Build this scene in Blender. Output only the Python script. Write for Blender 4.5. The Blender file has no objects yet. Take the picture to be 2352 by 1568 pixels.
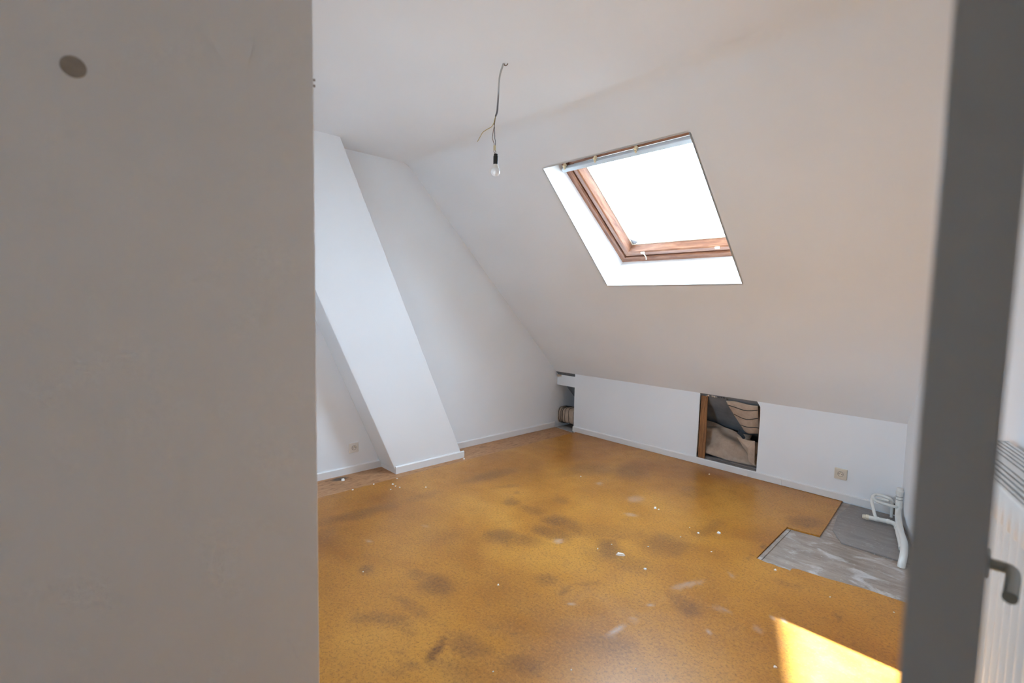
import bpy, bmesh, math, random
from mathutils import Vector, Matrix, noise
random.seed(7)
scene = bpy.context.scene
COL = scene.collection

# ------------------------------------------------------------------ camera
RT = Vector((0.68241099, 0.73069238, 0.0200971))
UP = Vector((-0.06939177, 0.03738802, 0.99688862))
FW = Vector((-0.72766752, 0.68168232, -0.07621803))
CAM = Vector((4.05274, -4.54393, 1.5))
cd = bpy.data.cameras.new('camera')
cam = bpy.data.objects.new('camera', cd)
COL.objects.link(cam)
m = Matrix.Identity(4)
for i in range(3):
    m[i][0], m[i][1], m[i][2], m[i][3] = RT[i], UP[i], -FW[i], CAM[i]
cam.matrix_world = m
cd.sensor_width = 36.0
cd.lens = 1149.926 * 36.0 / 2352.0
cd.clip_start = 0.02
cd.dof.use_dof = True
cd.dof.focus_distance = 3.7
cd.dof.aperture_fstop = 2.2
scene.camera = cam

# ------------------------------------------------------------------ sky, sun, exposure
w = bpy.data.worlds.new('sky')
scene.world = w
w.use_nodes = True
bg = w.node_tree.nodes['Background']
wt = w.node_tree
wtc = wt.nodes.new('ShaderNodeTexCoord')
wsp = wt.nodes.new('ShaderNodeSeparateXYZ')
wrp = wt.nodes.new('ShaderNodeValToRGB')          # ground below the horizon, even bright sky above it
wmr = wt.nodes.new('ShaderNodeMapRange')
wt.links.new(wtc.outputs['Generated'], wsp.inputs[0])
wt.links.new(wsp.outputs['Z'], wmr.inputs['Value'])
wmr.inputs['From Min'].default_value = -0.06
wmr.inputs['From Max'].default_value = 0.02
wt.links.new(wmr.outputs['Result'], wrp.inputs['Fac'])
wrp.color_ramp.elements[0].color = (0.27, 0.31, 0.34, 1)
wrp.color_ramp.elements[1].color = (0.60, 0.79, 1.0, 1)
wt.links.new(wrp.outputs['Color'], bg.inputs['Color'])
bg.inputs['Strength'].default_value = 18.0
SUN_DIR = Vector((0.69, -0.553, -1.0)).normalized()      # direction the light travels
sl_ = bpy.data.lights.new('sun', 'SUN')
sl_.energy = 46.0
sl_.angle = math.radians(0.55)
sl_.color = (0.80, 0.92, 1.0)
sun = bpy.data.objects.new('sun', sl_)
sun.rotation_euler = SUN_DIR.to_track_quat('-Z', 'Y').to_euler()
sun.location = (-3, 3, 9)
COL.objects.link(sun)
vs = scene.view_settings
vs.view_transform = 'Standard'
vs.look = 'None'
vs.exposure = 0.62
vs.gamma = 1.0
vs.use_curve_mapping = False
cy = scene.cycles
cy.use_denoising = True
cy.max_bounces = 8
cy.diffuse_bounces = 6
cy.glossy_bounces = 3
cy.use_adaptive_sampling = True
cy.adaptive_threshold = 0.1
cy.adaptive_min_samples = 16
cy.transparent_max_bounces = 12
cy.caustics_reflective = False
cy.caustics_refractive = False
cy.sample_clamp_indirect = 12.0

# ------------------------------------------------------------------ measured room
HK, TA, HC = 0.6839, 0.9848, 2.7414          # knee wall height, slope of the roof lining, ceiling height
S1, S2, XL, XR = 0.9983, 1.8304, 1.4524, 2.5869   # skylight opening in the lining
KW, WR = 0.29, 3.41                           # right wall: x = WR - KW * y
NRM = Vector((0, TA, 1)).normalized()
def SL(x, s, d=0.0):
    return Vector((x, -s, HK + TA * s)) + NRM * d

# ------------------------------------------------------------------ materials
MATS = {}
def nt(name):
    mt = bpy.data.materials.new(name)
    mt.use_nodes = True
    t = mt.node_tree
    b = t.nodes['Principled BSDF']
    MATS[name] = mt
    return mt, t, b
def N(t, kind, **kw):
    n = t.nodes.new(kind)
    for k, v in kw.items():
        setattr(n, k, v)
    return n
def L(t, a, b):
    t.links.new(a, b)
def coords(t, scale=(1, 1, 1), rot=(0, 0, 0)):
    tc = N(t, 'ShaderNodeTexCoord')
    mp = N(t, 'ShaderNodeMapping')
    mp.inputs['Scale'].default_value = scale
    mp.inputs['Rotation'].default_value = rot
    g = N(t, 'ShaderNodeNewGeometry')
    L(t, g.outputs['Position'], mp.inputs['Vector'])
    return mp.outputs['Vector']
def noise_tex(t, vec, scale, detail=4, rough=0.55, dist=0.0):
    n = N(t, 'ShaderNodeTexNoise')
    n.inputs['Scale'].default_value = scale
    n.inputs['Detail'].default_value = detail
    n.inputs['Roughness'].default_value = rough
    n.inputs['Distortion'].default_value = dist
    L(t, vec, n.inputs['Vector'])
    return n.outputs['Fac']
def ramp(t, fac, stops):
    r = N(t, 'ShaderNodeValToRGB')
    e = r.color_ramp.elements
    while len(e) < len(stops):
        e.new(0.5)
    for el, (p, c) in zip(e, stops):
        el.position = p
        el.color = (*c, 1) if len(c) == 3 else c
    L(t, fac, r.inputs['Fac'])
    return r.outputs['Color']
def mix(t, fac, a, b, mode='MIX'):
    n = N(t, 'ShaderNodeMix', data_type='RGBA', blend_type=mode)
    for s, v in ((n.inputs[0], fac), (n.inputs[6], a), (n.inputs[7], b)):
        if hasattr(v, 'links'):
            L(t, v, s)
        else:
            s.default_value = v if not isinstance(v, tuple) else (*v, 1)
    return n.outputs[2]
def maprange(t, v, a, b, c=0.0, d=1.0, smooth=True):
    n = N(t, 'ShaderNodeMapRange', interpolation_type='SMOOTHSTEP' if smooth else 'LINEAR')
    L(t, v, n.inputs['Value'])
    for k, x in zip(('From Min', 'From Max', 'To Min', 'To Max'), (a, b, c, d)):
        n.inputs[k].default_value = x
    return n.outputs['Result']
def bump(t, b, h, strength=0.2, dist=0.002):
    n = N(t, 'ShaderNodeBump')
    n.inputs['Strength'].default_value = strength
    n.inputs['Distance'].default_value = dist
    L(t, h, n.inputs['Height'])
    L(t, n.outputs['Normal'], b.inputs['Normal'])
def plain(name, col, rough=0.5, metal=0.0, var=0.0, vs_=20.0, bmp=0.0, bs=60.0, spec=0.5, detail=2):
    mt, t, b = nt(name)
    b.inputs['Roughness'].default_value = rough
    b.inputs['Metallic'].default_value = metal
    b.inputs['Specular IOR Level'].default_value = spec
    v = coords(t)
    f = noise_tex(t, v, vs_, detail)
    lo = tuple(c * (1 - var) for c in col)
    hi = tuple(min(1, c * (1 + var)) for c in col)
    L(t, ramp(t, f, [(0.3, lo), (0.7, hi)]), b.inputs['Base Color'])
    if bmp:
        bump(t, b, noise_tex(t, v, bs, 5), bmp)
    return mt

plain('paint', (0.880, 0.905, 0.932), 0.62, var=0.012, vs_=2.2, spec=0.3, detail=0)
plain('paint_hall', (0.905, 0.925, 0.940), 0.6, var=0.012, vs_=2.0, spec=0.3, detail=0)
plain('skirting', (0.83, 0.82, 0.81), 0.35, var=0.01, vs_=6, bmp=0.03)
plain('reveal', (0.86, 0.86, 0.85), 0.5, var=0.01)
plain('door_paint', (0.42, 0.425, 0.42), 0.45, var=0.02, vs_=3)
plain('nylon', (0.52, 0.52, 0.46), 0.4, var=0.02)
plain('radiator_white', (0.80, 0.82, 0.82), 0.3, var=0.01)
plain('radiator_inside', (0.10, 0.11, 0.12), 0.7, var=0.1)
plain('socket_white', (0.80, 0.78, 0.74), 0.35, var=0.01)
plain('socket_cream', (0.74, 0.66, 0.54), 0.4, var=0.03)
plain('socket_dark', (0.05, 0.04, 0.035), 0.6)
plain('brass', (0.55, 0.42, 0.2), 0.35, metal=0.9)
plain('pipe_white', (0.83, 0.82, 0.78), 0.28, var=0.03, vs_=12)
plain('pipe_cream', (0.80, 0.72, 0.58), 0.4, var=0.06, vs_=30)
plain('rubber', (0.03, 0.03, 0.032), 0.7)
plain('cable_grey', (0.30, 0.30, 0.31), 0.5, var=0.04)
mt, t, b = nt('cable_graded')  # cable grey grows paler towards the ceiling
b.inputs['Roughness'].default_value = 0.5
g = N(t, 'ShaderNodeNewGeometry'); sx = N(t, 'ShaderNodeSeparateXYZ'); L(t, g.outputs['Position'], sx.inputs[0])
L(t, ramp(t, maprange(t, sx.outputs['Z'], 2.48, 2.70, 0, 1), [(0.0, (0.13, 0.13, 0.15)), (0.35, (0.30, 0.30, 0.33)), (0.6, (0.52, 0.52, 0.52))]), b.inputs['Base Color'])
plain('wire_brown', (0.16, 0.085, 0.05), 0.5)
plain('wire_blue', (0.10, 0.11, 0.13), 0.5)
plain('wire_earth', (0.42, 0.33, 0.10), 0.5)
plain('terminal', (0.62, 0.55, 0.36), 0.5)
plain('bakelite', (0.008, 0.007, 0.008), 0.4)
plain('bulb_glass', (0.86, 0.87, 0.88), 0.12)
plain('bulb_neck', (0.78, 0.76, 0.72), 0.4)
plain('alu', (0.62, 0.70, 0.76), 0.35, metal=0.0, var=0.02)
plain('clip', (0.75, 0.62, 0.40), 0.4)
plain('latch', (0.82, 0.72, 0.55), 0.4)
plain('gasket', (0.02, 0.018, 0.018), 0.8)
plain('underlay', (0.24, 0.25, 0.27), 0.9, var=0.18, vs_=9)
plain('void_floor', (0.42, 0.41, 0.41), 0.9, var=0.15, vs_=14, bmp=0.3)
plain('tar', (0.035, 0.04, 0.05), 0.6)
plain('wire_black', (0.03, 0.028, 0.025), 0.6)
plain('plaster_crumb', (0.68, 0.58, 0.48), 0.9, var=0.25, vs_=70, bmp=0.5)
plain('chip_white', (0.86, 0.86, 0.83), 0.7, var=0.03)
plain('plug_brown', (0.40, 0.365, 0.32), 0.9, var=0.1, vs_=60)
plain('hole_brown', (0.12, 0.10, 0.08), 0.9, var=0.2, vs_=60)
plain('outside_wall', (0.45, 0.30, 0.24), 0.9, var=0.1, vs_=3)

# woods ----------------------------------------------------------------
def wood(name, dark, light, scale, rough=0.45, bmp=0.15, streak=8.0, coat=0.0):
    mt, t, b = nt(name)
    b.inputs['Roughness'].default_value = rough
    v = coords(t, scale)
    f = noise_tex(t, v, streak, 6, 0.65, 0.6)
    L(t, ramp(t, f, [(0.30, dark), (0.55, tuple((a + c) / 2 for a, c in zip(dark, light))), (0.72, light)]), b.inputs['Base Color'])
    bump(t, b, f, bmp, 0.0015)
    b.inputs['Coat Weight'].default_value = coat
    b.inputs['Coat Roughness'].default_value = 0.16
    return mt
wood('frame_wood_v', (0.15, 0.05, 0.024), (0.46, 0.20, 0.10), (8, 0.7, 0.7), 0.42, coat=1.0)
wood('frame_wood_h', (0.15, 0.05, 0.024), (0.48, 0.215, 0.11), (0.7, 8, 8), 0.42, coat=1.0)
wood('stud_wood', (0.16, 0.065, 0.022), (0.46, 0.21, 0.075), (10, 10, 1.0), 0.7)
wood('lath_wood', (0.09, 0.075, 0.07), (0.34, 0.30, 0.28), (1.2, 12, 12), 0.85)

# OSB strip --------------------------------------------------------------
mt, t, b = nt('osb')
b.inputs['Roughness'].default_value = 0.55
v = coords(t, (26, 5, 1), (0, 0, 0.12))
f1 = noise_tex(t, v, 2.4, 6, 0.7, 1.2)
v2 = coords(t, (14, 4, 1), (0, 0, -0.5))
f2 = noise_tex(t, v2, 3.0, 5, 0.7, 0.8)
c1 = ramp(t, f1, [(0.30, (0.16, 0.062, 0.022)), (0.47, (0.44, 0.215, 0.095)), (0.70, (0.60, 0.35, 0.19))])
c2 = ramp(t, f2, [(0.36, (0.14, 0.055, 0.02)), (0.46, (0.48, 0.245, 0.11)), (0.66, (0.60, 0.34, 0.18))])
c = mix(t, 0.45, c1, c2)
g = N(t, 'ShaderNodeNewGeometry')
mp = N(t, 'ShaderNodeMapping', vector_type='TEXTURE')
mp.inputs['Location'].default_value = (0.075, -2.775, 0)
mp.inputs['Scale'].default_value = (0.045, 0.075, 1)
L(t, g.outputs['Position'], mp.inputs['Vector'])
ln = N(t, 'ShaderNodeVectorMath', operation='LENGTH')
L(t, mp.outputs['Vector'], ln.inputs[0])
c = mix(t, maprange(t, ln.outputs['Value'], 1.3, 0.5, 0, 0.85), c, (0.05, 0.032, 0.025))
L(t, c, b.inputs['Base Color'])
bump(t, b, f1, 0.25, 0.0015)

# grey sub-floor boards ---------------------------------------------------
def grey_board(name, ca, cb, white, wlo, whi, wamt):
    mt, t, b = nt(name)
    b.inputs['Roughness'].default_value = 0.6
    v = coords(t, (1.6, 6.5, 1), (0, 0, 0.08))
    f = noise_tex(t, v, 2.5, 6, 0.65, 0.7)
    c = ramp(t, f, [(0.3, ca), (0.7, cb)])
    v2 = coords(t, (1.5, 2.4, 1), (0, 0, 0.5))
    f2 = noise_tex(t, v2, 3.4, 7, 0.68, 0.9)
    c = mix(t, maprange(t, f2, wlo, whi, 0, wamt), c, white)
    f3 = noise_tex(t, coords(t), 60, 4, 0.65)
    c = mix(t, maprange(t, f3, 0.60, 0.75, 0, 0.5), c, (0.64, 0.62, 0.60))
    f4 = noise_tex(t, coords(t, (1, 3, 1)), 22, 5, 0.65)
    c = mix(t, maprange(t, f4, 0.56, 0.75, 0, 0.5), c, (0.13, 0.10, 0.085))
    L(t, c, b.inputs['Base Color'])
    bump(t, b, f2, 0.25, 0.002)
grey_board('subfloor_grey', (0.24, 0.185, 0.145), (0.44, 0.37, 0.32), (0.62, 0.60, 0.59), 0.50, 0.68, 0.75)
grey_board('panel_grey', (0.24, 0.215, 0.20), (0.32, 0.29, 0.275), (0.46, 0.45, 0.45), 0.56, 0.74, 0.6)

# ochre floor with its stains ---------------------------------------------
STAINS = [(0.837, -2.952, 0.294, 0.08, -1.63, 0.55), (0.854, -2.462, 0.151, 0.077, -1.49, 0.3), (0.825, -1.728, 0.312, 0.099, -1.57, 0.5), (1.564, -0.695, 0.255, 0.157, 1.96, 0.6), (1.292, -0.95, 0.248, 0.175, -2.03, 0.45), (1.205, -1.183, 0.144, 0.113, 1.98, 0.3), (1.373, -2.005, 0.08, 0.056, 2.71, 0.55), (1.572, -2.017, 0.121, 0.063, -2.9, 0.4), (1.281, -1.843, 0.037, 0.028, 2.29, 0.5), (1.13, -1.803, 0.089, 0.039, -2.26, 0.35), (1.619, -1.687, 0.073, 0.062, 2.88, 0.35), (1.839, -1.985, 0.113, 0.105, 2.43, 0.65), (1.941, -1.981, 0.124, 0.076, 2.5, 0.5), (1.748, -2.449, 0.123, 0.104, 2.74, 0.65), (1.869, -2.372, 0.112, 0.082, -2.56, 0.4), (1.893, -2.176, 0.1, 0.071, 2.8, 0.55), (1.97, -2.125, 0.107, 0.07, 2.19, 0.5), (2.305, -2.056, 0.128, 0.081, 2.3, 0.65), (2.357, -2.118, 0.153, 0.107, -2.69, 0.35), (2.504, -1.723, 0.178, 0.139, 1.72, 0.5), (2.167, -1.857, 0.339, 0.117, -2.47, 0.25), (2.517, -2.108, 0.145, 0.091, -2.63, 0.28), (1.556, -3.26, 0.068, 0.046, 2.65, 0.6), (1.93, -3.069, 0.124, 0.076, -3.01, 0.6), (1.785, -3.093, 0.056, 0.038, -2.99, 0.4), (1.925, -3.272, 0.085, 0.041, -2.69, 0.4), (2.015, -3.264, 0.11, 0.05, -3.04, 0.3), (2.004, -3.446, 0.128, 0.049, -2.48, 0.45), (2.124, -3.39, 0.079, 0.033, -3.06, 0.3), (2.345, -3.352, 0.086, 0.029, 2.23, 0.95), (2.424, -3.22, 0.103, 0.063, -2.82, 0.5), (2.486, -3.35, 0.108, 0.074, -2.37, 0.3), (2.264, -3.484, 0.048, 0.012, -3.03, 0.45), (2.351, -3.484, 0.048, 0.023, -2.62, 0.4), (2.346, -3.562, 0.053, 0.024, -2.35, 0.3), (2.653, -3.161, 0.081, 0.055, -2.26, 0.5), (2.835, -2.771, 0.131, 0.076, -2.45, 0.4), (2.915, -2.241, 0.081, 0.063, -2.53, 0.6), (2.82, -2.231, 0.06, 0.041, 2.13, 0.4), (2.417, -2.585, 0.086, 0.008, 1.71, 0.5), (2.475, -2.438, 0.083, 0.025, -2.27, 0.3), (2.272, -2.599, 0.062, 0.056, 1.87, 0.4), (2.488, -3.014, 0.04, 0.013, 2.07, 0.35), (2.985, -0.675, 0.128, 0.097, 1.36, 0.5), (3.024, -0.724, 0.035, 0.017, 1.62, 0.8), (3.44, -1.745, 0.027, 0.02, 1.47, 0.5), (2.936, -1.496, 0.02, 0.012, -1.66, 0.8), (2.936, -1.432, 0.019, 0.009, 1.76, 0.6), (2.916, -1.262, 0.03, 0.011, -1.39, 0.8), (3.157, -1.615, 0.082, 0.042, -2.85, 0.35), (2.59, -1.243, 0.164, 0.052, -1.51, 0.4), (2.587, -1.396, 0.084, 0.055, -1.78, 0.3), (2.116, -0.703, 0.097, 0.056, -2.04, 0.3), (1.06, -3.313, 0.132, 0.094, -3.09, 0.25), (1.497, -2.714, 0.198, 0.119, -1.89, 0.2), (2.201, -0.721, 0.224, 0.109, -2.13, 0.2)]
SCUFFS = [(2.792, -2.665, 0.067, 0.009, 1.6, 0.6), (2.797, -2.533, 0.025, 0.013, -1.35, 0.45), (2.786, -2.366, 0.02, 0.012, 1.91, 0.5), (2.518, -2.662, 0.012, 0.01, -1.55, 0.5), (2.82, -2.047, 0.1, 0.021, -1.94, 0.35), (2.798, -2.123, 0.03, 0.019, -1.98, 0.3), (3.078, -2.349, 0.019, 0.011, -1.87, 0.55), (2.936, -1.768, 0.026, 0.011, 1.87, 0.5), (3.276, -1.982, 0.016, 0.011, 1.67, 0.5), (3.235, -2.004, 0.017, 0.009, 1.66, 0.4), (2.027, -2.206, 0.036, 0.025, 2.17, 0.45), (1.567, -1.172, 0.043, 0.025, 2.09, 0.4), (1.96, -1.231, 0.08, 0.059, 1.6, 0.25), (1.256, -3.111, 0.024, 0.01, 2.73, 0.5), (1.304, -2.726, 0.027, 0.02, 2.72, 0.25), (2.104, -1.508, 0.037, 0.031, -2.93, 0.35), (3.224, -2.154, 0.021, 0.019, -2.98, 0.3), (3.048, -2.128, 0.043, 0.02, -2.9, 0.25)]
CHIPS = [(2.391, -2.055, 0.021), (2.653, -1.309, 0.0145), (2.563, -1.414, 0.0087), (2.155, -1.271, 0.013), (2.184, -1.272, 0.0064), (2.513, -1.558, 0.0057), (2.738, -1.596, 0.0067), (2.581, -2.086, 0.01), (3.082, -1.522, 0.0088), (3.373, -2.356, 0.0082), (0.479, -2.504, 0.0107), (0.529, -2.505, 0.0071), (0.575, -2.495, 0.007), (0.57, -2.575, 0.0069), (0.385, -2.409, 0.0074), (0.379, -2.623, 0.0078), (0.387, -2.807, 0.0076), (2.148, -2.825, 0.0074), (2.277, -1.986, 0.0055), (2.254, -2.099, 0.0054), (2.445, -1.835, 0.006), (1.56, -3.304, 0.0048), (2.813, -3.011, 0.0045), (3.375, -1.59, 0.005), (3.629, -1.498, 0.0048), (2.067, -0.218, 0.0078), (1.356, -1.16, 0.0076), (2.607, -3.257, 0.0039), (2.987, -2.806, 0.0036), (2.483, -1.378, 0.0048), (0.709, -2.335, 0.007)]
mt, t, b = nt('ochre_floor')
g = N(t, 'ShaderNodeNewGeometry')
P = g.outputs['Position']
at1 = N(t, 'ShaderNodeAttribute', attribute_name='stain')
at2 = N(t, 'ShaderNodeAttribute', attribute_name='scuff')
dark = at1.outputs['Fac']
light = at2.outputs['Fac']
v = coords(t)
big = noise_tex(t, v, 1.1, 3, 0.55, 0.4)
mid = noise_tex(t, v, 9.0, 5, 0.6, 0.3)
fine = noise_tex(t, v, 120.0, 3, 0.6)
grain = noise_tex(t, v, 62.0, 4, 0.72)
col = ramp(t, big, [(0.34, (0.355, 0.130, 0.014)), (0.50, (0.485, 0.198, 0.023)), (0.66, (0.590, 0.265, 0.038))])
col = mix(t, maprange(t, mid, 0.50, 0.75, 0, 0.28), col, (0.30, 0.125, 0.032))
col = mix(t, maprange(t, grain, 0.48, 0.70, 0, 0.60), col, (0.22, 0.088, 0.022))
col = mix(t, maprange(t, grain, 0.50, 0.28, 0, 0.35), col, (0.66, 0.34, 0.07))
col = mix(t, maprange(t, fine, 0.54, 0.70, 0, 0.65), col, (0.16, 0.065, 0.02))
# stains eat into the grain so that they look speckled
sp = N(t, 'ShaderNodeMath', operation='MULTIPLY_ADD')
L(t, maprange(t, grain, 0.30, 0.70, 0.55, 1.35, False), sp.inputs[0]); L(t, dark, sp.inputs[1]); sp.inputs[2].default_value = 0
col = mix(t, sp.outputs[0], col, (0.150, 0.060, 0.024))
lg = N(t, 'ShaderNodeMath', operation='MULTIPLY')
L(t, light, lg.inputs[0]); L(t, maprange(t, grain, 0.3, 0.7, 0.5, 1.2, False), lg.inputs[1])
col = mix(t, lg.outputs[0], col, (0.55, 0.50, 0.47))
L(t, col, b.inputs['Base Color'])
b.inputs['Specular IOR Level'].default_value = 0.45
L(t, maprange(t, mid, 0.3, 0.7, 0.30, 0.40, False), b.inputs['Roughness'])
bump(t, b, grain, 0.05, 0.001)

# insulation blanket ------------------------------------------------------
mt, t, b = nt('blanket')
b.inputs['Roughness'].default_value = 0.85
v = coords(t)
f = noise_tex(t, v, 14, 5, 0.6)
L(t, ramp(t, f, [(0.3, (0.42, 0.31, 0.23)), (0.7, (0.58, 0.45, 0.35))]), b.inputs['Base Color'])
bump(t, b, noise_tex(t, v, 160, 3), 0.25, 0.002)

# window glass -------------------------------------------------------------
mt = bpy.data.materials.new('glass')
mt.use_nodes = True
MATS['glass'] = mt
t = mt.node_tree
t.nodes.clear()
o = N(t, 'ShaderNodeOutputMaterial')
tr = N(t, 'ShaderNodeBsdfTransparent'); tr.inputs['Color'].default_value = (0.93, 0.95, 0.95, 1)
gl = N(t, 'ShaderNodeBsdfGlossy'); gl.inputs['Roughness'].default_value = 0.02
fr = N(t, 'ShaderNodeLayerWeight'); fr.inputs['Blend'].default_value = 0.12
mx = N(t, 'ShaderNodeMixShader')
L(t, fr.outputs['Facing'], mx.inputs[0]); L(t, tr.outputs[0], mx.inputs[1]); L(t, gl.outputs[0], mx.inputs[2])
L(t, mx.outputs[0], o.inputs['Surface'])

# ------------------------------------------------------------------ mesh helpers
def tag(o, label=None, cat=None, group=None, kind=None):
    if label: o['label'] = label
    if cat: o['category'] = cat
    if group: o['group'] = group
    if kind: o['kind'] = kind
    return o
def obj(name, verts, faces, mat, parent=None, smooth=False, bevel=0.0, origin=None):
    me = bpy.data.meshes.new(name)
    org = Vector(origin) if origin is not None else None
    me.from_pydata([tuple(Vector(v) - org) if org else tuple(v) for v in verts], [], faces)
    bm = bmesh.new(); bm.from_mesh(me)
    bmesh.ops.recalc_face_normals(bm, faces=bm.faces)
    bm.to_mesh(me); bm.free()
    me.materials.append(MATS[mat])
    if smooth:
        for p in me.polygons: p.use_smooth = True
    o = bpy.data.objects.new(name, me)
    if org: o.location = org
    COL.objects.link(o)
    if bevel:
        md = o.modifiers.new('bevel', 'BEVEL'); md.width = bevel; md.segments = 2; md.limit_method = 'ANGLE'
    if parent:
        o.parent = parent
        o.matrix_parent_inverse = Matrix.Translation(-parent.location)
    return o
def empty(name, loc):
    o = bpy.data.objects.new(name, None)
    o.location = loc
    o.empty_display_size = 0.1
    COL.objects.link(o)
    return o
CF = [(0, 3, 2, 1), (4, 5, 6, 7), (0, 1, 5, 4), (1, 2, 6, 5), (2, 3, 7, 6), (3, 0, 4, 7)]
def box(name, a, b_, mat, parent=None, bevel=0.0, origin=None):
    (x0, y0, z0), (x1, y1, z1) = a, b_
    vs_ = [(x0, y0, z0), (x1, y0, z0), (x1, y1, z0), (x0, y1, z0), (x0, y0, z1), (x1, y0, z1), (x1, y1, z1), (x0, y1, z1)]
    return obj(name, vs_, CF, mat, parent, bevel=bevel, origin=origin)
def fbox(name, O, ax, ay, az, a, b_, mat, parent=None, bevel=0.0):
    """box in a local frame O, ax, ay, az"""
    vs_ = []
    for k in range(8):
        i = (k & 1) ^ ((k >> 1) & 1); j = (k >> 1) & 1; h = k >> 2
        vs_.append(O + ax * (a[0], b_[0])[i] + ay * (a[1], b_[1])[j] + az * (a[2], b_[2])[h])
    return obj(name, vs_, CF, mat, parent, bevel=bevel)
def prism(name, poly, ext, mat, parent=None, bevel=0.0, smooth=False):
    """poly: list of 3D points, ext: extrusion vector"""
    n = len(poly)
    e = Vector(ext)
    vs_ = [Vector(p) for p in poly] + [Vector(p) + e for p in poly]
    fs = [tuple(range(n)), tuple(range(2 * n - 1, n - 1, -1))] + [(i, (i + 1) % n, n + (i + 1) % n, n + i) for i in range(n)]
    return obj(name, vs_, fs, mat, parent, bevel=bevel, smooth=smooth)
def spline(pts, k=6):
    pts = [Vector(p) for p in pts]
    out = []
    for i in range(len(pts) - 1):
        p0 = pts[max(i - 1, 0)]; p1 = pts[i]; p2 = pts[i + 1]; p3 = pts[min(i + 2, len(pts) - 1)]
        for j in range(k):
            u = j / k
            out.append(0.5 * ((2 * p1) + (p2 - p0) * u + (2 * p0 - 5 * p1 + 4 * p2 - p3) * u * u + (3 * p1 - p0 - 3 * p2 + p3) * u ** 3))
    out.append(pts[-1])
    return out
def tube_data(path, r, seg=12):
    path = [Vector(p) for p in path]
    n = len(path)
    rr = r if isinstance(r, (list, tuple)) else [r] * n
    vs_, fs = [], []
    ref = None
    for i, p in enumerate(path):
        d = (path[min(i + 1, n - 1)] - path[max(i - 1, 0)]).normalized()
        if ref is None:
            ref = Vector((0, 0, 1)) if abs(d.z) < 0.9 else Vector((1, 0, 0))
        a = (ref - d * ref.dot(d)).normalized()
        c = d.cross(a)
        ref = a
        for k in range(seg):
            th = 2 * math.pi * k / seg
            vs_.append(p + (a * math.cos(th) + c * math.sin(th)) * rr[i])
    for i in range(n - 1):
        for k in range(seg):
            k2 = (k + 1) % seg
            fs.append((i * seg + k, i * seg + k2, (i + 1) * seg + k2, (i + 1) * seg + k))
    fs.append(tuple(range(seg - 1, -1, -1)))
    fs.append(tuple(range((n - 1) * seg, n * seg)))
    return vs_, fs
def tube(name, path, r, mat, parent=None, seg=12):
    vs_, fs = tube_data(path, r, seg)
    o = obj(name, vs_, fs, mat, parent)
    for p in o.data.polygons:
        p.use_smooth = len(p.vertices) == 4
    o.data.set_sharp_from_angle(angle=math.radians(38))
    return o
def lathe(name, C, prof, mat, parent=None, seg=24, axis='Z'):
    """prof: (radius, height) pairs from C along the axis"""
    ax = {'Z': Vector((0, 0, 1)), 'X': Vector((1, 0, 0)), 'Y': Vector((0, 1, 0))}[axis]
    u = Vector((1, 0, 0)) if axis != 'X' else Vector((0, 1, 0))
    v_ = ax.cross(u)
    vs_, fs = [], []
    for r, h in prof:
        for k in range(seg):
            th = 2 * math.pi * k / seg
            vs_.append(Vector(C) + ax * h + (u * math.cos(th) + v_ * math.sin(th)) * max(r, 1e-5))
    for i in range(len(prof) - 1):
        for k in range(seg):
            k2 = (k + 1) % seg
            fs.append((i * seg + k, i * seg + k2, (i + 1) * seg + k2, (i + 1) * seg + k))
    fs.append(tuple(range(seg - 1, -1, -1)))
    fs.append(tuple(range((len(prof) - 1) * seg, len(prof) * seg)))
    o = obj(name, vs_, fs, mat, parent)
    for p in o.data.polygons:
        p.use_smooth = len(p.vertices) == 4
    o.data.set_sharp_from_angle(angle=math.radians(38))
    return o

# ------------------------------------------------------------------ floor
def wr(y):
    return WR - KW * y
ochre = [(0.365, -4.05), (0.374, -3.083), (0.366, -2.317), (0.352, -1.2), (0.340, 0.002),
         (3.045, 0.002), (3.072, -0.30), (3.098, -0.60), (3.116, -0.827), (3.02, -0.842), (2.924, -0.852),
         (2.936, -1.13), (2.952, -1.461), (3.013, -1.469), (3.05, -1.463), (3.08, -1.468), (3.11, -1.460), (3.141, -1.462), (3.139, -1.425), (3.165, -1.410), (3.24, -1.402), (3.309, -1.393),
         (3.40, -1.372), (3.485, -1.355), (3.634, -1.347), (wr(-1.34), -1.34), (wr(-4.17), -4.17), (4.62, -4.17), (4.62, -5.39), (2.79, -5.39), (2.79, -4.05)]
floor_o = prism('floor', [(x, y, 0.0) for x, y in ochre], (0, 0, -0.011), 'ochre_floor')
bm = bmesh.new(); bm.from_mesh(floor_o.data)
def cut(co, no):
    bmesh.ops.bisect_plane(bm, geom=bm.verts[:] + bm.edges[:] + bm.faces[:], plane_co=co, plane_no=no)
GX = [0.38 + 0.0225 * i for i in range(166)]
GY = [-0.005 - 0.0225 * i for i in range(188)]
for gx in GX[::12]: cut((gx, 0, 0), (1, 0, 0))
for gy in GY[::12]: cut((0, gy, 0), (0, 1, 0))
for i, gx in enumerate(GX):
    if i % 12: cut((gx, 0, 0), (1, 0, 0))
for i, gy in enumerate(GY):
    if i % 12: cut((0, gy, 0), (0, 1, 0))
bm.to_mesh(floor_o.data); bm.free()
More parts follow.
